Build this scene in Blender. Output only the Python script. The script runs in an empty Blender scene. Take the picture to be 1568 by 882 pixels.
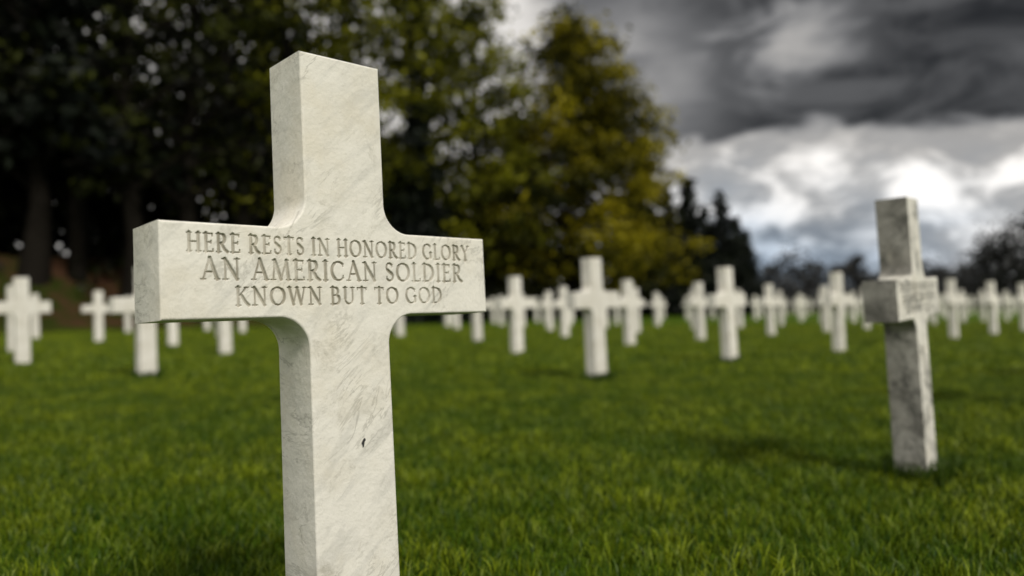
import bpy, math, numpy as np
from mathutils import Vector, Matrix, geometry
rad = math.radians
scene = bpy.context.scene
scene.view_settings.view_transform = 'Standard'
scene.view_settings.look = 'None'
scene.view_settings.exposure = 0
COL = scene.collection
TILT = -0.012
F0 = np.array([-14.0, 20.0]); FD = np.array([22.0, 25.0]); FD = FD/np.linalg.norm(FD)
FN = np.array([-FD[1], FD[0]])

def sstep(a, b, x):
    t = np.clip((x-a)/(b-a), 0, 1); return t*t*(3-2*t)

def ground_z(x, y):
    x = np.asarray(x, float); y = np.asarray(y, float)
    s = (x-F0[0])*FN[0]+(y-F0[1])*FN[1]
    bank = sstep(1.0, 6.5, s)*2.6*(1-sstep(-9, 2, x))*(1-sstep(60, 120, s))
    return TILT*x + bank

# ------------------------------------------------------------ mesh helpers
def mk(name, V, F, mats=(), mi=None, attrs=None):
    me = bpy.data.meshes.new(name)
    V = np.asarray(V, np.float32); F = np.asarray(F, np.int32)
    n, k = F.shape
    me.vertices.add(len(V)); me.vertices.foreach_set('co', V.ravel())
    me.loops.add(n*k); me.loops.foreach_set('vertex_index', F.ravel())
    me.polygons.add(n); me.polygons.foreach_set('loop_start', np.arange(0, n*k, k, dtype=np.int32))
    for m in mats: me.materials.append(m)
    if mi is not None: me.polygons.foreach_set('material_index', np.asarray(mi, np.int32))
    if attrs:
        for an, av in attrs.items():
            a = me.attributes.new(an, 'FLOAT', 'POINT'); a.data.foreach_set('value', np.asarray(av, np.float32))
    me.update(calc_edges=True)
    return me

def add(name, me, loc=(0, 0, 0), rot=(0, 0, 0), scale=(1, 1, 1), parent=None):
    o = bpy.data.objects.new(name, me); COL.objects.link(o)
    o.location = loc; o.rotation_euler = rot; o.scale = scale
    if parent: o.parent = parent
    return o

# ------------------------------------------------------------ node helpers
class NT:
    def __init__(s, tree): s.t = tree; s.n = tree.nodes; s.l = tree.links
    def new(s, ty, **kw):
        n = s.n.new(ty)
        for k, v in kw.items(): setattr(n, k, v)
        return n
    def put(s, sock, v):
        if hasattr(v, 'is_output'): s.l.new(v, sock)
        else: sock.default_value = v
    def m(s, op, a, b=0.0, c=None, clamp=False):
        n = s.new('ShaderNodeMath', operation=op); n.use_clamp = clamp
        s.put(n.inputs[0], a); s.put(n.inputs[1], b)
        if c is not None: s.put(n.inputs[2], c)
        return n.outputs[0]
    def mix(s, f, a, b, bt='MIX'):
        n = s.new('ShaderNodeMix', data_type='RGBA', blend_type=bt)
        s.put(n.inputs[0], f)
        for i, v in ((6, a), (7, b)):
            if isinstance(v, tuple) and len(v) == 3: v = v+(1,)
            s.put(n.inputs[i], v)
        return n.outputs[2]
    def ss(s, x, a, b):
        n = s.new('ShaderNodeMapRange', interpolation_type='SMOOTHSTEP')
        s.put(n.inputs[0], x); s.put(n.inputs[1], a); s.put(n.inputs[2], b)
        n.inputs[3].default_value = 0; n.inputs[4].default_value = 1
        return n.outputs[0]
    def noise(s, vec, scale, detail=4, rough=.5, dist=0.0):
        n = s.new('ShaderNodeTexNoise')
        if vec is not None: s.put(n.inputs['Vector'], vec)
        n.inputs['Scale'].default_value = scale; n.inputs['Detail'].default_value = detail
        n.inputs['Roughness'].default_value = rough; n.inputs['Distortion'].default_value = dist
        return n.outputs[0]
    def mapping(s, vec, rot=(0, 0, 0), scale=(1, 1, 1), loc=(0, 0, 0)):
        n = s.new('ShaderNodeMapping'); s.put(n.inputs[0], vec)
        n.inputs['Location'].default_value = loc
        n.inputs['Rotation'].default_value = rot; n.inputs['Scale'].default_value = scale
        return n.outputs[0]
    def gauss(s, az, el, a0, e0, sa, se):
        u = s.m('MULTIPLY', s.m('SUBTRACT', az, a0), 1/sa); v = s.m('MULTIPLY', s.m('SUBTRACT', el, e0), 1/se)
        q = s.m('ADD', s.m('MULTIPLY', u, u), s.m('MULTIPLY', v, v))
        return s.m('EXPONENT', s.m('MULTIPLY', q, -1.0))

def material(name):
    m = bpy.data.materials.new(name); m.use_nodes = True
    t = NT(m.node_tree); b = m.node_tree.nodes['Principled BSDF']
    return m, t, b

def marble(name, stain):
    m, t, b = material(name)
    tc = t.new('ShaderNodeTexCoord'); oi = t.new('ShaderNodeObjectInfo')
    off = t.new('ShaderNodeVectorMath', operation='ADD')
    t.l.new(tc.outputs['Object'], off.inputs[0])
    cmb = t.new('ShaderNodeCombineXYZ')
    r10 = t.m('MULTIPLY', oi.outputs['Random'], 17.0)
    for i in range(3): t.l.new(r10, cmb.inputs[i])
    t.l.new(cmb.outputs[0], off.inputs[1])
    P = off.outputs[0]
    R = t.mapping(P, rot=(0, rad(42), 0))
    S = t.mapping(R, scale=(7, 12, 34))
    v1 = t.noise(S, 1.0, 8, .66, .4)
    vein = t.m('MULTIPLY', t.ss(v1, .46, .68), .62)
    S2 = t.mapping(R, scale=(5, 6, 15), loc=(3, 1, 2))
    v2 = t.noise(S2, 1.0, 6, .65, .8)
    thin = t.m('ABSOLUTE', t.m('SUBTRACT', v2, .5))
    brk = t.ss(t.noise(P, 9.0, 3, .5), .42, .60)
    thin = t.m('MULTIPLY', t.m('MULTIPLY', t.m('SUBTRACT', 1.0, t.ss(thin, 0.0, .022)), brk), .62)
    col = t.mix(vein, (.82, .80, .73), (.61, .60, .55))
    col = t.mix(thin, col, (.40, .39, .345))
    blot = t.noise(P, 6.0, 5, .6)
    col = t.mix(t.m('MULTIPLY', t.ss(blot, .45, .72), .5), col, (.67, .615, .48))
    fine = t.noise(P, 130.0, 5, .75)
    col = t.mix(t.m('MULTIPLY', t.ss(fine, .50, .74), .28), col, (.45, .43, .36))
    g = t.noise(P, 11.0, 8, .72, .6)
    g2 = t.noise(P, 60.0, 4, .7)
    gm = t.m('MULTIPLY', t.ss(g, .60-.18*stain, .74-.12*stain), t.ss(g2, .3, .6))
    if stain > .4:
        geo = t.new('ShaderNodeNewGeometry')
        vt = t.new('ShaderNodeVectorTransform', vector_type='NORMAL', convert_from='WORLD', convert_to='OBJECT')
        t.l.new(geo.outputs['True Normal'], vt.inputs[0])
        sp = t.new('ShaderNodeSeparateXYZ'); t.l.new(vt.outputs[0], sp.inputs[0])
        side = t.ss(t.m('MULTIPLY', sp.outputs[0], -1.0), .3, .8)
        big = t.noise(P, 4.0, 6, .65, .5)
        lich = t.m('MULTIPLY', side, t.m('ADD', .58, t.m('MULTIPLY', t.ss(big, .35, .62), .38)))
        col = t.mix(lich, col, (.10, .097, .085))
        gcol = (.08, .08, .07)
    else:
        gm = t.m('MULTIPLY', gm, .6)
        gcol = (.33, .31, .24)
    col = t.mix(gm, col, gcol)
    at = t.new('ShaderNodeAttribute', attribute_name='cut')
    grime_shade = t.m('ADD', .38, t.m('MULTIPLY', t.ss(t.noise(P, 22.0, 4, .6), .35, .65), .42))
    if stain > .4: grime_shade = t.m('MULTIPLY', grime_shade, .5)
    col = t.mix(t.m('MULTIPLY', at.outputs['Fac'], grime_shade), col, (.26, .235, .17))  # letter cuts darken with depth: grime plus shade painted into the colour
    t.l.new(col, b.inputs['Base Color'])
    b.inputs['Roughness'].default_value = .62
    b.inputs['Specular IOR Level'].default_value = .3
    bp = t.new('ShaderNodeBump'); bp.inputs['Strength'].default_value = .4; bp.inputs['Distance'].default_value = .002
    t.l.new(fine, bp.inputs['Height'])
    bp2 = t.new('ShaderNodeBump'); bp2.inputs['Strength'].default_value = .4; bp2.inputs['Distance'].default_value = .006
    t.l.new(t.noise(P, 28.0, 4, .6), bp2.inputs['Height']); t.l.new(bp.outputs[0], bp2.inputs['Normal'])
    t.l.new(bp2.outputs[0], b.inputs['Normal'])
    return m

M_MARBLE = marble('white_marble', 0.25)
M_WEATH = marble('weathered_marble', 0.8)
def plainmarble():
    m, t, b = material('white_marble_plain')
    tc = t.new('ShaderNodeTexCoord'); oi = t.new('ShaderNodeObjectInfo')
    n = t.noise(tc.outputs['Object'], 7.0, 4, .6)
    c = t.mix(t.ss(n, .4, .75), (.86, .84, .77), (.60, .57, .47))
    c = t.mix(t.m('MULTIPLY', oi.outputs['Random'], .36), c, (.46, .45, .40))
    t.l.new(c, b.inputs['Base Color']); b.inputs['Roughness'].default_value = .65
    b.inputs['Specular IOR Level'].default_value = .3
    return m
M_PLAIN = plainmarble()

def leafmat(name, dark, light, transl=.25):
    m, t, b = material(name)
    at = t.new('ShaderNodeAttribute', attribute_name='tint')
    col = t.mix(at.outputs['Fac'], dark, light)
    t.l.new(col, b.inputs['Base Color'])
    b.inputs['Roughness'].default_value = .6; b.inputs['Specular IOR Level'].default_value = .15
    if transl > 0:
        tr = t.new('ShaderNodeBsdfTranslucent'); t.l.new(col, tr.inputs[0])
        mx = t.new('ShaderNodeMixShader'); mx.inputs[0].default_value = transl
        out = m.node_tree.nodes['Material Output']
        t.l.new(b.outputs[0], mx.inputs[1]); t.l.new(tr.outputs[0], mx.inputs[2]); t.l.new(mx.outputs[0], out.inputs[0])
    return m

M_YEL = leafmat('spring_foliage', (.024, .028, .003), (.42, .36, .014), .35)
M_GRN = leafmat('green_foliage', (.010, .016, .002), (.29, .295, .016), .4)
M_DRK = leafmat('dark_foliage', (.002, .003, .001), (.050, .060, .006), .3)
M_UND = leafmat('undergrowth_leaves', (.0015, .002, .001), (.014, .018, .003), 0)
M_CON = leafmat('conifer_needles', (.002, .004, .003), (.013, .018, .010), 0)
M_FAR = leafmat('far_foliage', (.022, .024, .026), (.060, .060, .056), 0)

def barkmat():
    m, t, b = material('bark')
    tc = t.new('ShaderNodeTexCoord')
    n = t.noise(t.mapping(tc.outputs['Object'], scale=(6, 6, 1.2)), 3.0, 4, .65)
    t.l.new(t.mix(n, (.003, .0025, .002), (.018, .015, .011)), b.inputs['Base Color'])
    b.inputs['Roughness'].default_value = .9; b.inputs['Specular IOR Level'].default_value = .1
    return m
M_BARK = barkmat()

# ------------------------------------------------------------ incised roman letters
TH, TN = .195, .110
def arc(cx, cy, rx, ry, a0, a1, n=18):
    return [(cx+rx*math.cos(rad(a0+(a1-a0)*i/n)), cy+ry*math.sin(rad(a0+(a1-a0)*i/n))) for i in range(n+1)]
def serif(x, y, l=.14): return ([(x-l, y), (x+l, y)], TN*.8)
def vs(x, y, up): return ([(x, y), (x, y+(.13 if up else -.13))], TN*.8)
def stem(x, y0=0.0, y1=1.0): return [([(x, y0), (x, y1)], TH), serif(x, y0+.03), serif(x, y1-.03)]
G = {}
G['I'] = (.34, stem(.17))
G['H'] = (.92, stem(.17)+stem(.75)+[([(.17, .52), (.75, .52)], TN)])
G['E'] = (.66, [([(.17, 0), (.17, 1)], TH), ([(.02, .97), (.58, .97)], TN), ([(.17, .52), (.5, .52)], TN), ([(.02, .03), (.62, .03)], TN), vs(.58, .97, 0), vs(.61, .03, 1), ([(.5, .45), (.5, .6)], TN*.8)])
G['L'] = (.64, [([(.17, 0), (.17, 1)], TH), serif(.17, .97), ([(.02, .03), (.6, .03)], TN), vs(.6, .03, 1)])
G['T'] = (.76, [([(.38, 0), (.38, 1)], TH), serif(.38, .03), ([(.04, .96), (.72, .96)], TN), vs(.05, .96, 0), vs(.71, .96, 0)])
bowl = [([(.17, .97), (.38, .97)]+arc(.38, .73, .2, .24, 90, -90)+[(.17, .49)], TN*1.15), (arc(.38, .73, .2, .24, 60, -60), TH)]
G['R'] = (.80, stem(.17)+bowl+[([(.36, .49), (.56, .16), (.76, .02)], TH*.95)])
G['B'] = (.74, [([(.17, 0), (.17, 1)], TH), serif(.14, .97, .12), serif(.14, .03, .12)]+[([(.17, .97), (.36, .97)]+arc(.36, .75, .18, .22, 90, -90)+[(.17, .53)], TN*1.1), (arc(.36, .75, .18, .22, 60, -60), TH*.9),
        ([(.17, .53), (.4, .53)]+arc(.4, .28, .24, .25, 90, -90)+[(.17, .03)], TN*1.1), (arc(.4, .28, .24, .25, 60, -60), TH)])
G['D'] = (.90, [([(.17, 0), (.17, 1)], TH), serif(.14, .97, .12), serif(.14, .03, .12), ([(.17, .97), (.36, .97)]+arc(.36, .5, .45, .47, 90, -90)+[(.17, .03)], TN*1.15), (arc(.36, .5, .45, .46, 55, -55), TH)])
G['O'] = (1.0, [(arc(.5, .5, .42, .47, 0, 360, 40), TN*1.2), (arc(.5, .5, .42, .47, -50, 50), TH), (arc(.5, .5, .42, .47, 130, 230), TH)])
G['C'] = (.86, [(arc(.5, .5, .42, .47, 48, 312, 36), TN*1.2), (arc(.5, .5, .42, .47, 125, 235), TH), vs(.78, .86, 0), vs(.78, .14, 1)])
G['G'] = (.94, [(arc(.5, .5, .42, .47, 48, 318, 36), TN*1.2), (arc(.5, .5, .42, .47, 125, 235), TH), vs(.78, .86, 0), ([(.8, .1), (.8, .44)], TH), serif(.8, .44, .12)])
G['S'] = (.62, [(arc(.31, .74, .21, .23, 35, 250, 20)+[(.31, .52)]+arc(.31, .27, .23, .24, 70, -145, 20), TN*1.25), ([(.16, .62), (.46, .4)], TH), vs(.49, .9, 0), vs(.11, .13, 1)])
G['A'] = (.92, [([(.12, .02), (.46, 1)], TN*1.1), ([(.46, 1), (.82, .02)], TH), ([(.24, .36), (.68, .36)], TN), serif(.12, .03, .12), serif(.82, .03, .13)])
G['N'] = (.96, [([(.17, 0), (.17, .97)], TN*1.1), serif(.17, .03), ([(.15, .97), (.78, .02)], TH), ([(.78, 0), (.78, 1)], TN*1.1), serif(.78, .97), serif(.1, .97, .1)])
G['M'] = (1.12, [([(.12, .02), (.22, .97)], TN*1.1), ([(.22, .97), (.56, .04)], TH), ([(.56, .04), (.88, .97)], TN*1.1), ([(.88, .97), (.99, .02)], TH), serif(.12, .03, .13), serif(.99, .03, .13), serif(.19, .97, .09), serif(.91, .97, .09)])
G['W'] = (1.2, [([(.1, .98), (.36, .03)], TH), ([(.36, .03), (.6, .97)], TN*1.1), ([(.6, .97), (.86, .03)], TH), ([(.86, .03), (1.1, .98)], TN*1.1), serif(.1, .97, .12), serif(.6, .97, .1), serif(1.1, .97, .12)])
G['K'] = (.84, stem(.17)+[([(.2, .46), (.66, .97)], TN*1.1), ([(.34, .58), (.6, .2), (.8, .02)], TH), serif(.66, .97, .12)])
G['U'] = (.88, [([(.17, .98), (.17, .35)], TH), ([(.17, .4)]+arc(.44, .33, .27, .3, 180, 360, 20)+[(.71, .98)], TN*1.25), serif(.17, .97), serif(.71, .97)])
G['Y'] = (.84, [([(.1, .98), (.42, .5)], TH), ([(.42, .5), (.74, .98)], TN*1.1), ([(.42, 0), (.42, .52)], TH), serif(.42, .03), serif(.1, .97, .12), serif(.74, .97, .12)])

ARM0, ARM1, HT, HW, SPAN, TK = .621, .761, 1.049, .075, .300, .107
LINES = [("HERE RESTS IN HONORED GLORY", -.262, .262, ARM1-.0430, .0278),
         ("AN AMERICAN SOLDIER", -.243, .243, ARM1-.0830, .0318),
         ("KNOWN BUT TO GOD", -.193, .193, ARM1-.1215, .0282)]

def engraving(x0, x1, z0, z1, step):
    nx = int(round((x1-x0)/step))+1; nz = int(round((z1-z0)/step))+1
    xs = np.linspace(x0, x1, nx); zs = np.linspace(z0, z1, nz)
    D = np.zeros((nz, nx))
    def seg(ax, az, bx, bz, hw):
        i0 = max(1, np.searchsorted(xs, min(ax, bx)-hw)-1); i1 = min(nx-1, np.searchsorted(xs, max(ax, bx)+hw)+1)
        j0 = max(1, np.searchsorted(zs, min(az, bz)-hw)-1); j1 = min(nz-1, np.searchsorted(zs, max(az, bz)+hw)+1)
        if i1 <= i0 or j1 <= j0: return
        X, Z = np.meshgrid(xs[i0:i1], zs[j0:j1])
        dx, dz = bx-ax, bz-az; L2 = dx*dx+dz*dz+1e-12
        t = np.clip(((X-ax)*dx+(Z-az)*dz)/L2, 0, 1)
        d = np.hypot(X-ax-t*dx, Z-az-t*dz)
        q = np.clip((hw-d)*2.5, 0, .0036)
        D[j0:j1, i0:i1] = np.maximum(D[j0:j1, i0:i1], q)
    for txt, xa, xb, zb, h in LINES:
        SP, LS = .42, .15
        tot = sum((SP if c == ' ' else G[c][0]+LS) for c in txt)-LS
        k = (xb-xa)/tot
        cx = xa
        for c in txt:
            if c == ' ': cx += SP*k; continue
            w, st = G[c]
            for pts, wd in st:
                for p, q in zip(pts[:-1], pts[1:]):
                    seg(cx+p[0]*k, zb+p[1]*h, cx+q[0]*k, zb+q[1]*h, max(wd*h*.5, .0014))
            cx += (w+LS)*k
    return xs, zs, D

def outline(inset, nseg, r=.05):
    i = inset; R = r+i
    P = []
    wb = .0785
    def fil(cx, cz, a0, a1):
        for s in range(nseg+1):
            a = rad(a0+(a1-a0)*s/nseg); P.append((cx+R*math.cos(a), cz+R*math.sin(a)))
    P.append((-wb+i, -.12)); P.append((wb-i, -.12))
    fil(HW+r, ARM0-r, 180, 90)
    P.append((SPAN-i, ARM0+i)); P.append((SPAN-i, ARM1-i))
    fil(HW+r, ARM1+r, 270, 180)
    P.append((HW-i, HT-i)); P.append((-HW+i, HT-i))
    fil(-HW-r, ARM1+r, 0, -90)
    P.append((-SPAN+i, ARM1-i)); P.append((-SPAN+i, ARM0+i))
    fil(-HW-r, ARM0-r, 90, 0)
    return P

def cross_mesh(name, nseg, mat, engraved):
    b = .0035
    nb = 3 if engraved else 1
    rings = []
    for k in range(nb+1):
        a = rad(90*k/nb); rings.append((b*(1-math.sin(a)), b*(1-math.cos(a))))
    seq = rings + [(i, TK-y) for (i, y) in reversed(rings)]
    V = []; F = []
    n = len(outline(0, nseg))
    for (i, y) in seq:
        V += [(x, y, z) for x, z in outline(i, nseg)]
    for s in range(len(seq)-1):
        for j in range(n):
            a = s*n+j; c = s*n+(j+1) % n
            F.append((a, a+n, c+n, c))
    fo = [Vector((x, z, 0)) for x, z in outline(seq[0][0], nseg)]
    X0, X1, Z0, Z1 = -.286, .286, ARM0+.010, ARM1-.008
    if engraved:
        hole = [Vector((X0, Z0, 0)), Vector((X0, Z1, 0)), Vector((X1, Z1, 0)), Vector((X1, Z0, 0))]
        tris = geometry.tessellate_polygon([fo, hole])
        base = len(V); V += [(h.x, 0, h.y) for h in hole]
        idx = list(range(n))+[base+q for q in range(4)]
    else:
        tris = geometry.tessellate_polygon([fo]); idx = list(range(n))
    for t in tris:
        p = [V[idx[q]] for q in t]
        ar = (p[1][0]-p[0][0])*(p[2][2]-p[0][2])-(p[2][0]-p[0][0])*(p[1][2]-p[0][2])
        f = tuple(idx[q] for q in t)
        if abs(ar) < 1e-12: continue
        F.append(f if ar > 0 else f[::-1])
    off = (len(seq)-1)*n
    tris = geometry.tessellate_polygon([fo])
    for t in tris:
        p = [fo[q] for q in t]
        ar = (p[1].x-p[0].x)*(p[2].y-p[0].y)-(p[2].x-p[0].x)*(p[1].y-p[0].y)
        f = tuple(off+q for q in t)
        F.append(f if ar < 0 else f[::-1])
    cut = [0.0]*len(V)
    if engraved:
        xs, zs, D = engraving(X0, X1, Z0, Z1, .0006)
        nx, nz = len(xs), len(zs); base = len(V)
        XX, ZZ = np.meshgrid(xs, zs)
        V += list(zip(XX.ravel().tolist(), D.ravel().tolist(), ZZ.ravel().tolist()))
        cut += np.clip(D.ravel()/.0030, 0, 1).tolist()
        ii = (np.arange(nz-1)[:, None]*nx+np.arange(nx-1)[None, :]).ravel()+base
        F += list(zip(ii.tolist(), (ii+1).tolist(), (ii+1+nx).tolist(), (ii+nx).tolist()))
    me = bpy.data.meshes.new(name); me.from_pydata(V, [], F)
    me.materials.append(mat)
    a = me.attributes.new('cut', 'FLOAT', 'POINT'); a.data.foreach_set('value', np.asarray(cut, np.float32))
    me.polygons.foreach_set('use_smooth', [True]*len(F)); me.update()
    me.set_sharp_from_angle(angle=rad(12 if not engraved else 15))
    return me

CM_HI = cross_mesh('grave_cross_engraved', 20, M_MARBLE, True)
CM_HI2 = CM_HI.copy(); CM_HI2.materials.clear(); CM_HI2.materials.append(M_WEATH)
CM_LO = cross_mesh('grave_cross_plain', 6, M_PLAIN, False)

U = np.array([.723, .691]); U = U/np.linalg.norm(U); Vd = np.array([-U[1], U[0]])
ROT = math.atan2(U[1], U[0])
MAIN = np.array([-.27, 1.262])
rng = np.random.default_rng(5)
def put_cross(x, y, me, jit=1.0):
    o = add('marble_grave_cross', me, (x, y, float(ground_z(x, y))))
    o.rotation_euler = (rad(-1.7+rng.normal(0, .4)*jit), rad(-.3+rng.normal(0, .5)*jit), ROT+rad(rng.normal(0, 1.5)*jit))
    return o
main = put_cross(MAIN[0], MAIN[1], CM_HI, 0)
main.rotation_euler = (rad(-2.4), 0, ROT)
main.location = (-.27+.012+.0100, 1.262-.020, .0050)
pv = [(-.003, 0), (.001, .006), (.004, .008), (.0055, .004), (.003, .001), (.0015, -.006), (-.001, -.008), (-.0015, -.003)]
mp, tp, bpit = material('dark_pit')
bpit.inputs['Base Color'].default_value = (.035, .035, .035, 1); bpit.inputs['Roughness'].default_value = .9
pm = bpy.data.meshes.new('pit'); pm.from_pydata([(x, -.0006, z) for x, z in pv]+[(x*.5+.0005, .0, z*.5) for x, z in pv], [], [tuple(range(8))]+[(i, i+8, (i+1) % 8+8, (i+1) % 8) for i in range(8)])
pm.materials.append(mp)
add('pit', pm, (.014, 0, .412), parent=main)

for j in range(-4, 22):
    for i in range(-14, 42):
        if i == 0 and j == 0: continue
        sh = -.31*j + (.85 if j >= 4 else 0) + (.6 if j >= 7 else 0)
        p = MAIN + U*(2.37*i+sh) + Vd*3.17*j
        x, y = p
        if y < 1.0 or abs(x) > .80*y+2 or y > 64: continue
        s = (x-F0[0])*FN[0]+(y-F0[1])*FN[1]
        if s > -.5: continue
        if y < 6 and x < -2.0: continue
        if j == 0 and i == 1:
            o = put_cross(x+.040, y-.155, CM_HI2, 0)
            o.rotation_euler = (rad(-1.7), rad(-1.7), ROT+rad(6)); o.location.z -= .036
        else:
            x += rng.normal(0, .06); y += rng.normal(0, .06)
            if j == 0 and i == 2: x += .16
            put_cross(x, y, CM_LO)

# ------------------------------------------------------------ ground
def groundmat():
    m, t, b = material('lawn_ground')
    tc = t.new('ShaderNodeTexCoord'); P = tc.outputs['Object']
    n1 = t.noise(P, .35, 4, .6); n2 = t.noise(P, 14.0, 4, .7)
    c = t.mix(n2, (.020, .052, .0012), (.074, .132, .003))
    c = t.mix(t.m('MULTIPLY', t.ss(n1, .4, .62), .6), c, (.080, .128, .002))
    sp = t.new('ShaderNodeSeparateXYZ'); t.l.new(P, sp.inputs[0])
    s = t.m('ADD', t.m('MULTIPLY', t.m('SUBTRACT', sp.outputs[0], float(F0[0])), float(FN[0])),
            t.m('MULTIPLY', t.m('SUBTRACT', sp.outputs[1], float(F0[1])), float(FN[1])))
    s = t.m('ADD', s, t.m('MULTIPLY', n1, 3.0))
    earth = t.mix(t.ss(t.noise(P, .9, 4, .65), .42, .6), (.024, .034, .004), (.062, .030, .016))
    c = t.mix(t.ss(s, 1.5, 4.0), c, earth)
    t.l.new(c, b.inputs['Base Color']); b.inputs['Roughness'].default_value = .95
    b.inputs['Specular IOR Level'].default_value = .1
    bp = t.new('ShaderNodeBump'); bp.inputs['Strength'].default_value = .8; bp.inputs['Distance'].default_value = .06
    t.l.new(n2, bp.inputs['Height']); t.l.new(bp.outputs[0], b.inputs['Normal'])
    return m
N = 221
tt = np.linspace(-1, 1, N); ax = 70*tt+830*np.sign(tt)*np.abs(tt)**5
GX, GY = np.meshgrid(ax, ax+20)
GZ = ground_z(GX, GY)
ii = (np.arange(N-1)[:, None]*N+np.arange(N-1)[None, :]).ravel()
gm = mk('ground', np.stack([GX.ravel(), GY.ravel(), GZ.ravel()], 1), np.stack([ii, ii+1, ii+1+N, ii+N], 1), [groundmat()])
add('ground', gm)

# ------------------------------------------------------------ grass
def grassmat():
    m, t, b = material('grass_blades')
    at = t.new('ShaderNodeAttribute', attribute_name='tint')
    geo = t.new('ShaderNodeNewGeometry')
    n = t.noise(geo.outputs['Position'], 1.6, 3, .6)
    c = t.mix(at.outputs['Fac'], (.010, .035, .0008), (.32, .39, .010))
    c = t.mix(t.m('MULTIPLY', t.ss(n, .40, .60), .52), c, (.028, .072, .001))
    t.l.new(c, b.inputs['Base Color']); b.inputs['Roughness'].default_value = .5
    b.inputs['Specular IOR Level'].default_value = .22
    return m
M_GRASS = grassmat()
def grass_patch(name, size, n, hgt, wid, seed):
    r = np.random.default_rng(seed)
    x = r.uniform(-size/2, size/2, n); y = r.uniform(-size/2, size/2, n)
    k = int(60*size*size)
    tcx = r.uniform(-size/2, size/2, k); tcy = r.uniform(-size/2, size/2, k); tr = r.uniform(.015, .06, k)*math.sqrt(size)
    boost = np.zeros(n)
    for a, b_, c in zip(tcx, tcy, tr):
        d2 = (x-a)**2+(y-b_)**2; boost = np.maximum(boost, np.exp(-d2/(c*c)))
    h = hgt*r.uniform(.45, 1.15, n)*(1+.9*boost)
    w = wid*r.uniform(.6, 1.2, n)
    a = r.uniform(0, 2*np.pi, n); la = r.uniform(0, 2*np.pi, n); lean = r.uniform(.1, 1.0, n)*h
    px, py = np.cos(a)*w/2, np.sin(a)*w/2
    lx, ly = np.cos(la)*lean, np.sin(la)*lean
    V = np.zeros((n, 5, 3))
    V[:, 0] = np.stack([x-px, y-py, np.full(n, -.005)], 1); V[:, 1] = np.stack([x+px, y+py, np.full(n, -.005)], 1)
    V[:, 2] = np.stack([x-px*.8+lx*.35, y-py*.8+ly*.35, h*.6], 1); V[:, 3] = np.stack([x+px*.8+lx*.35, y+py*.8+ly*.35, h*.6], 1)
    V[:, 4] = np.stack([x+lx, y+ly, h*.98], 1)
    b0 = (np.arange(n)*5)[:, None]
    F = np.concatenate([b0+np.array([0, 1, 2]), b0+np.array([1, 3, 2]), b0+np.array([2, 3, 4])], 0)
    tint = np.clip(r.normal(.29, .30, n)+boost*.38-.05, 0, 1)
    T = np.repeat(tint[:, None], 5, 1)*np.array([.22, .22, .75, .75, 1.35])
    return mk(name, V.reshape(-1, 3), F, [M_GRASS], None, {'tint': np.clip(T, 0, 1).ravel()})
near = [grass_patch('grass_patch_near', 1.0, 10000, .033, .0040, s) for s in (1, 2, 3, 4)]
mid = [grass_patch('grass_patch_mid', 2.0, 7500, .040, .011, s) for s in (5, 6, 7)]
grass = bpy.data.objects.new('grass', None); COL.objects.link(grass)
TM = Matrix.Rotation(math.atan(-TILT), 4, 'Y')
def tile(me, x, y, s):
    o = bpy.data.objects.new('grass_patch', me); COL.objects.link(o); o.parent = grass
    o.matrix_world = Matrix.Translation((x, y, float(TILT*x))) @ TM @ Matrix.Rotation(rng.integers(4)*math.pi/2, 4, 'Z')
for yi in range(0, 7):
    for xi in range(-9, 10):
        x, y = xi+.0, yi+.5
        if abs(x) > .70*y+1.4: continue
        tile(near[rng.integers(4)], x, y, 1)
for yi in range(0, 9):
    for xi in range(-16, 18):
        x, y = xi*2.0, 8+yi*2.0
        if abs(x) > .70*y+1.8: continue
        s = (x-F0[0])*FN[0]+(y-F0[1])*FN[1]
        if s > 2: continue
        tile(mid[rng.integers(3)], x, y, 2)
def tufts(cx, cy, n, seed):
    r = np.random.default_rng(seed)
    u = r.uniform(-.12, .12, n); v = r.uniform(-.06, TK+.06, n)
    keep = (np.abs(u) > .08) | (v < -.002) | (v > TK+.002)
    u, v = u[keep], v[keep]; n = len(u)
    h = r.uniform(.04, .10, n); a = r.uniform(0, 6.28, n); w = .0038
    V = np.zeros((n, 5, 3)); px, py = np.cos(a)*w/2, np.sin(a)*w/2
    la = r.uniform(0, 6.28, n); lx, ly = np.cos(la)*h*.45, np.sin(la)*h*.45; z0 = -.01
    V[:, 0] = np.stack([u-px, v-py, np.full(n, z0)], 1); V[:, 1] = np.stack([u+px, v+py, np.full(n, z0)], 1)
    V[:, 2] = np.stack([u-px*.8+lx*.3, v-py*.8+ly*.3, h*.6], 1); V[:, 3] = np.stack([u+px*.8+lx*.3, v+py*.8+ly*.3, h*.6], 1)
    V[:, 4] = np.stack([u+lx, v+ly, h], 1)
    b0 = (np.arange(n)*5)[:, None]
    F = np.concatenate([b0+np.array([0, 1, 2]), b0+np.array([1, 3, 2]), b0+np.array([2, 3, 4])], 0)
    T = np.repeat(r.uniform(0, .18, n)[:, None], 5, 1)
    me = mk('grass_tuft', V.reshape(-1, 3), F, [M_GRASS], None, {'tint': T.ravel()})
    add('grass_tuft', me, (cx, cy, float(TILT*cx)), (0, 0, ROT), parent=grass)
for c in [o for o in bpy.data.objects if o.name.startswith('marble_grave_cross') and o.location.y < 9]:
    tufts(c.location.x, c.location.y, 1700, int(abs(c.location.x*100))+3)

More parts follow.
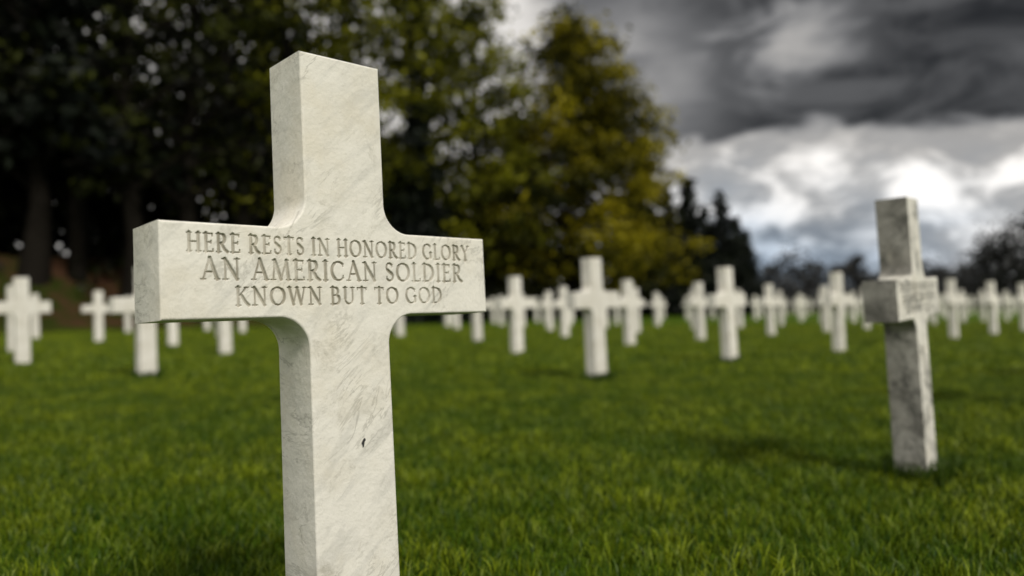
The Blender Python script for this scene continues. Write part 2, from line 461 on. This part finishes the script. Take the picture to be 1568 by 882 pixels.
# ------------------------------------------------------------ trees
def tube(path, radii, sides=7):
    path = np.asarray(path, float); n = len(path)
    V = []; F = []
    for i in range(n):
        d = path[min(i+1, n-1)]-path[max(i-1, 0)]; d /= np.linalg.norm(d)+1e-9
        a = np.cross(d, [1, 0, 0] if abs(d[0]) < .8 else [0, 1, 0]); a /= np.linalg.norm(a); c = np.cross(d, a)
        for s in range(sides):
            t = 2*math.pi*s/sides; V.append(path[i]+radii[i]*(a*math.cos(t)+c*math.sin(t)))
    for i in range(n-1):
        for s in range(sides):
            F.append((i*sides+s, i*sides+(s+1) % sides, (i+1)*sides+(s+1) % sides, (i+1)*sides+s))
    return np.array(V), np.array(F)
def leafquads(C, size, r, flat=.0):
    n = len(C)
    a = r.normal(size=(n, 3)); a[:, 2] *= (1-flat); a /= np.linalg.norm(a, axis=1)[:, None]
    b = r.normal(size=(n, 3)); b[:, 2] *= (1-flat); b -= a*np.sum(a*b, 1)[:, None]; b /= np.linalg.norm(b, axis=1)[:, None]
    s = (size*r.uniform(.6, 1.3, n))[:, None]
    a = a*s; b = b*s*.55
    V = np.stack([C-a, C-b*.9+a*.1, C+a, C+b], 1).reshape(-1, 3)
    F = (np.arange(n)*4)[:, None]+np.arange(4)
    return V, F
class Build:
    def __init__(s): s.V = []; s.F = []; s.M = []; s.T = []; s.n = 0
    def addq(s, V, F, m, t):
        s.V.append(V); s.F.append(F+s.n); s.M.append(np.full(len(F), m)); s.T.append(np.broadcast_to(t, (len(V),)).copy()); s.n += len(V)
    def mesh(s, name, leaf):
        return mk(name, np.concatenate(s.V), np.concatenate(s.F), [M_BARK, leaf], np.concatenate(s.M), {'tint': np.concatenate(s.T)})

def broadleaf(name, H, R, base, leafm, seed, nl=46, per=60, ls=.2, droop=.1, shape=1.0, clump=1.0):
    r = np.random.default_rng(seed); B = Build()
    k = 9
    wob = np.cumsum(r.normal(0, .12, (k, 2)), 0)*(H/16)
    tp = np.array([[wob[i, 0], wob[i, 1], H*.95*i/(k-1)] for i in range(k)]); tp[0, :2] = 0; tp[0, 2] = -.4
    rr = [H*.018*(1-.92*i/(k-1))+.02 for i in range(k)]; rr[0] *= 1.5
    B.addq(*tube(tp, rr, 9), 0, 0)
    for l in range(nl):
        f = base+(1-base)*((l+r.uniform(0, 1))/nl)
        g = (f-base)/(1-base)
        if shape > 1.5: env = R*(1-g)**.58*(.75+.25*min(1, g*5))+.45
        else: env = R*(math.sin(math.pi*min(1, (g*(1-.22)+.22))**.9)**.7)*(1-.25*g) if g < .97 else R*.2
        env *= r.uniform(.6, 1.22)
        az = l*2.4+r.uniform(-.5, .5)
        hz = f*H
        st = np.array([np.interp(hz*.88, tp[:, 2], tp[:, 0]), np.interp(hz*.88, tp[:, 2], tp[:, 1]), hz*.88])
        dirv = np.array([math.cos(az), math.sin(az), 0])
        rise = H*.07*r.uniform(.3, 1.2)
        en = st+dirv*env+np.array([0, 0, rise+hz*.06])
        midp = (st+en)/2+np.array([0, 0, env*.12])
        q = np.array([st, (st+midp)/2+[0, 0, env*.03], midp, (midp+en)/2+[0, 0, env*.03], en-[0, 0, env*droop]])
        r0 = .010*H*(1-.75*f)+.015
        B.addq(*tube(q, [r0, r0*.75, r0*.55, r0*.35, r0*.12], 5), 0, 0)
        nc = 5
        for c in range(nc):
            u = .38+.66*c/(nc-1)
            pos = np.array([np.interp(u*4, range(5), q[:, d]) for d in range(3)])
            if u > 1: pos = q[-1]+dirv*(u-1)*env
            pos = pos+r.normal(0, .35, 3)*(H/16)
            sg = (.38+.28*r.uniform())*(H/16)*(1.15-.3*g)*(R/4.5)*clump
            npn = int(per*r.uniform(.4, 1.5))
            C = pos+r.normal(size=(npn, 3))*np.array([sg, sg, sg*.5])
            C[:, 2] -= (np.hypot(C[:, 0]-pos[0], C[:, 1]-pos[1]))*droop*2
            LV, LF = leafquads(C, ls, r, .2)
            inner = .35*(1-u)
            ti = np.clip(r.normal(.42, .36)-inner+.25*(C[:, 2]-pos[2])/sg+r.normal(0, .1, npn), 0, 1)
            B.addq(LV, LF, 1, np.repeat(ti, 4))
    return B.mesh(name, leafm)

def conifer(name, H, R, leafm, seed, base=.04, nw=26, sparse=1.0, ls=.22):
    r = np.random.default_rng(seed); B = Build()
    tp = np.array([[0, 0, -.4], [0.03*H*.2, 0, H*.35], [0, .02*H*.2, H*.7], [0, 0, H]])
    B.addq(*tube(tp, [H*.017, H*.012, H*.006, .015], 8), 0, 0)
    for w in range(nw):
        g = (w+r.uniform(0, .6))/nw
        z = H*(base+(1-base)*g)
        L = R*(1-g)**.85+.12
        nb = int(max(3, 7*(1-g)+2))
        for b in range(nb):
            az = r.uniform(0, 2*math.pi); l = L*r.uniform(.6, 1.15)
            d = np.array([math.cos(az), math.sin(az), 0])
            q = np.array([[0, 0, z], d*l*.4+[0, 0, z-.02*l], d*l*.8+[0, 0, z-.16*l], d*l+[0, 0, z-.2*l]])
            B.addq(*tube(q, [.035, .025, .015, .006], 4), 0, 0)
            npn = int((14+26*l)*sparse)
            u = r.uniform(.15, 1.05, npn)
            C = np.stack([np.interp(u*3, range(4), q[:, k]) for k in range(3)], 1)
            sp = .10+.16*l*(1-.5*u)
            C += r.normal(size=(npn, 3))*np.stack([sp, sp, sp*.5], 1)
            C[:, 2] -= np.abs(r.normal(0, .08*l+.05, npn))
            LV, LF = leafquads(C, ls*(H/10)**.5, r, 0)
            B.addq(LV, LF, 1, np.repeat(np.clip(r.normal(.4, .25)+r.normal(0, .15, npn), 0, 1), 4))
    return B.mesh(name, leafm)

def place(name, me, px, dist, rot=None, s=1.0):
    x = dist*(px-784)/1176.0
    add(name, me, (x, dist, float(ground_z(x, dist))), (0, 0, rng.uniform(0, 6.28) if rot is None else rot), (s, s, s))

T_Y1 = broadleaf('spring_tree_a', 15.6, 5.6, .08, M_YEL, 11, nl=68, per=54, ls=.17, droop=.16, shape=2, clump=.88)
T_Y2 = broadleaf('spring_tree_b', 13.0, 4.8, .08, M_YEL, 12, nl=54, per=52, ls=.17, droop=.18, shape=2, clump=.95)
T_G1 = broadleaf('green_tree_a', 17.0, 4.0, .12, M_GRN, 13, nl=48, per=34, ls=.18)
T_G2 = broadleaf('green_tree_b', 17.5, 4.2, .18, M_GRN, 14, nl=42, per=25, ls=.18)
T_D1 = broadleaf('dark_tree_a', 19.0, 4.0, .16, M_DRK, 15, nl=36, per=20, ls=.17, clump=.85)
T_D2 = broadleaf('dark_tree_b', 18.0, 3.6, .20, M_DRK, 16, nl=32, per=19, ls=.17, clump=.85)
C_1 = conifer('conifer_a', 10.0, 2.5, M_CON, 21)
C_2 = conifer('conifer_b', 9.0, 2.2, M_CON, 22)
C_3 = conifer('conifer_tall', 19.0, 2.9, M_CON, 23, base=.22, nw=26, sparse=.42)

place('broadleaf_tree', T_Y1, 868, 42, 0.6, 1.09)
place('broadleaf_tree', T_Y2, 945, 43.5, 2.0, 1.02)
place('broadleaf_tree', T_Y2, 790, 46, 4.0, .96)
place('broadleaf_tree', T_G1, 712, 38, 1.0, .97)
place('broadleaf_tree', T_G1, 668, 42, 4.4, 1.06)
place('broadleaf_tree', T_G2, 630, 36, 2.0, .95)
place('broadleaf_tree', T_G2, 545, 33, 5.0, .96)
place('broadleaf_tree', T_G1, 465, 31, 3.0, 1.05)
place('broadleaf_tree', T_D1, 370, 29, 1.1)
place('broadleaf_tree', T_D2, 300, 27, 2.2)
place('broadleaf_tree', T_G2, 265, 36, 2.9, .95)
place('broadleaf_tree', T_D2, 205, 26, 4.2)
place('broadleaf_tree', T_D1, 50, 25, 3.3)
place('broadleaf_tree', T_D2, -60, 24, 1.3)
place('broadleaf_tree', T_D1, -200, 22, 5.3)
place('conifer_tree', C_3, 118, 26, 0)
place('conifer_tree', C_3, 10, 30, 1)
place('conifer_tree', C_3, 400, 35, 2, 1.05)
place('conifer_tree', C_1, 640, 33, 0, .95)
place('conifer_tree', C_1, 985, 49, 1, 1.15)
place('conifer_tree', C_2, 1056, 48, 2, .98)
place('conifer_tree', C_1, 1106, 50, 3, .82)
place('conifer_tree', C_2, 1082, 53, 4, .85)
place('conifer_tree', C_2, 1145, 55, 5, .68)
place('conifer_tree', C_1, 1025, 50, 5, .88)
place('conifer_tree', C_2, 1130, 52, 5, .75)

def foliage_mass(name, pts, leafm, per, ls, seed):
    r = np.random.default_rng(seed); B = Build()
    for (x, y, z, s, t) in pts:
        C = np.array([x, y, z])+r.normal(size=(per, 3))*np.array([s, s, s*.7])
        LV, LF = leafquads(C, ls, r, .1)
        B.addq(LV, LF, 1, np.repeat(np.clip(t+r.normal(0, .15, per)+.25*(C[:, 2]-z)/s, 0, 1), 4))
    add(name, B.mesh(name, leafm))
pts = []
r = np.random.default_rng(77)
for i in range(540):
    a = r.uniform(-16, 33); dpt = r.uniform(7.5 if a < 12 else 5.5, 12)
    p = F0+FD*a+FN*dpt
    top = 6.6 if a < 20 else 6.6-(a-20)*.22
    z = top*r.uniform(0, 1)**1.1
    pts.append((p[0], p[1], float(ground_z(*p))+z, r.uniform(.8, 1.3), r.uniform(.0, .6)))
foliage_mass('forest_undergrowth', pts, M_UND, 46, .38, 5)
pts = []
for i in range(190):
    a = r.uniform(10, 40) if i < 165 else r.uniform(-14, 10); dpt = r.uniform(1.5, 4.0) if i < 165 else r.uniform(3, 7)
    p = F0+FD*a+FN*dpt
    hb = 1.3 if a > 8 else .3
    pts.append((p[0], p[1], float(ground_z(*p))+hb*r.uniform(.1, 1.2), r.uniform(.4, .75), r.uniform(.1, .6)))
foliage_mass('shrubs', pts, M_UND, 50, .17, 6)

B = Build(); r = np.random.default_rng(31)
def far_tree(x, y, h, w, dens):
    z0 = float(ground_z(x, y))
    B.addq(*tube([[x, y, z0-.5], [x, y, z0+h*.5], [x+.1, y, z0+h*.92]], [h*.02, h*.013, .03], 5), 0, 0)
    for c in range(int(34*dens)):
        az = r.uniform(0, 6.28); g = r.uniform(.18, 1.0); rr_ = w*math.sqrt(max(.03, 1-((g-.5)/.52)**2))*r.uniform(.3, 1)
        p = np.array([x+math.cos(az)*rr_, y+math.sin(az)*rr_, z0+h*g])
        st = np.array([x, y, z0+h*g*.6])
        B.addq(*tube([st, (st+p)/2+[0, 0, .2], p], [.07, .045, .02], 4), 0, 0)
        C = p+r.normal(size=(26, 3))*np.array([.5, .5, .4])*(w/2.2)
        LV, LF = leafquads(C, .26, r, 0); B.addq(LV, LF, 1, np.repeat(np.clip(r.normal(.4, .3)+r.normal(0, .1, 26), 0, 1), 4))
for px, d, h, w, dn in [(1218, 95, 7.0, 3.0, 1.2), (1245, 98, 5.6, 2.6, 1), (1285, 92, 5.2, 2.0, .8), (1312, 85, 5.6, 1.3, 1.3), (1352, 95, 4.0, 2.5, 1),
                        (1400, 90, 5.2, 2.6, 1.2), (1435, 88, 5.4, 2.4, 1.2), (1480, 92, 5.0, 2.6, 1.1), (1535, 75, 7.8, 3.0, 1.6), (1575, 72, 8.2, 3.2, 1.6), (1505, 80, 5.6, 2.4, 1.2), (1630, 70, 9, 3.4, 1.5), (1175, 90, 5.2, 2.4, 1.2)]:
    far_tree(d*(px-784)/1176.0, d, h, w, dn)
for i in range(170):
    px = r.uniform(1130, 1850); d = r.uniform(80, 105); x = d*(px-784)/1176.0
    C = np.array([x, d, float(ground_z(x, d))+r.uniform(.3, 2.0)])+r.normal(size=(50, 3))*np.array([1.4, 1.2, .6])
    LV, LF = leafquads(C, .4, r, 0); B.addq(LV, LF, 1, np.repeat(np.clip(r.normal(.3, .2)+r.normal(0, .1, 50), 0, 1), 4))
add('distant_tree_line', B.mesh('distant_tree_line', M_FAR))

# ------------------------------------------------------------ sky and light
sunv = Vector((.48, -.66, .78)).normalized()
w = bpy.data.worlds.new('World'); scene.world = w; w.use_nodes = True
t = NT(w.node_tree); bg = w.node_tree.nodes['Background']
sky = t.new('ShaderNodeTexSky', sky_type='NISHITA'); sky.sun_disc = False
sky.sun_elevation = math.asin(sunv.z); sky.sun_rotation = math.atan2(sunv.x, sunv.y)
tc = t.new('ShaderNodeTexCoord'); D = tc.outputs['Generated']
sp = t.new('ShaderNodeSeparateXYZ'); t.l.new(D, sp.inputs[0])
DEG = 180/math.pi
az = t.m('MULTIPLY', t.m('ARCTAN2', sp.outputs[0], sp.outputs[1]), DEG)
el = t.m('MULTIPLY', t.m('ARCSINE', sp.outputs[2]), DEG)
Dm = t.mapping(D, scale=(1, 1, 2.3))
n1 = t.noise(Dm, 3.2, 3, .55, .3); n2 = t.noise(Dm, 9.0, 5, .58, .4)
n3 = t.noise(t.mapping(D, scale=(1, 1, 2.6), loc=(4, 2, 7)), 6.0, 5, .6, .8)
elw = t.m('ADD', el, t.m('ADD', t.m('MULTIPLY', t.m('SUBTRACT', n1, .5), 9.0), t.m('MULTIPLY', t.m('SUBTRACT', n2, .5), 8.0)))
azw = t.m('ADD', az, t.m('MULTIPLY', t.m('SUBTRACT', n3, .5), 14.0))
lowb = t.m('SUBTRACT', 1.0, t.ss(elw, 9.4, 12.4))
high = t.ss(el, 24.0, 50.0)
left = t.m('SUBTRACT', 1.0, t.ss(azw, 0.0, 9.0))
hole = t.gauss(azw, elw, 21.0, 18.2, 3.0, 2.2)
hole2 = t.gauss(azw, elw, 10.5, 16.0, 4.0, 5.0)
L = t.m('ADD', t.m('MULTIPLY', hole, .34), t.m('MULTIPLY', hole2, .26))
L = t.m('MAXIMUM', L, t.m('MULTIPLY', left, .72))
bandv = t.m('ADD', .36, t.m('MULTIPLY', t.ss(n2, .40, .60), .66))
lows = t.m('SUBTRACT', 1.0, t.m('MULTIPLY', t.gauss(azw, elw, 19.0, 2.5, 9.0, 3.4), .60))
L = t.m('MAXIMUM', L, t.m('MULTIPLY', t.m('MULTIPLY', lowb, bandv), lows))
L = t.m('MAXIMUM', L, t.m('MULTIPLY', high, t.m('ADD', .34, t.m('MULTIPLY', n1, .35))))
streak = t.m('ADD', .018, t.m('MULTIPLY', t.ss(n3, .36, .66), .085))
L = t.m('ADD', L, streak)
cc = t.mix(t.ss(L, .08, .55), (.98, .98, 1.0), (1.04, 1.0, .95))
blue = t.gauss(azw, elw, 20.0, 3.0, 11.0, 3.6)
cc = t.mix(t.m('MULTIPLY', blue, .85), cc, (.74, .96, 1.24))
cl = t.new('ShaderNodeVectorMath', operation='SCALE'); t.l.new(cc, cl.inputs[0]); t.l.new(L, cl.inputs['Scale'])
clouds = cl.outputs[0]
sk = t.new('ShaderNodeVectorMath', operation='SCALE'); t.l.new(sky.outputs[0], sk.inputs[0]); sk.inputs['Scale'].default_value = .08
col = t.mix(.975, sk.outputs[0], clouds)
t.l.new(col, bg.inputs[0]); bg.inputs[1].default_value = 1.0

sl = bpy.data.lights.new('sun', 'SUN'); sl.energy = 2.7; sl.angle = rad(11); sl.color = (1, .95, .86)
so = bpy.data.objects.new('sun', sl); COL.objects.link(so)
so.rotation_euler = (-sunv).to_track_quat('-Z', 'Y').to_euler()

# ------------------------------------------------------------ camera
cd = bpy.data.cameras.new('camera'); cam = bpy.data.objects.new('camera', cd); COL.objects.link(cam)
cd.sensor_width = 36; cd.lens = 27; cd.clip_start = .05; cd.clip_end = 3000
cam.matrix_world = Matrix.Translation((0, 0, .633)) @ Matrix.Rotation(rad(91.45), 4, 'X') @ Matrix.Rotation(rad(-1.25), 4, 'Z')
cd.dof.use_dof = True; cd.dof.focus_distance = 1.235; cd.dof.aperture_fstop = 1.7
scene.camera = cam
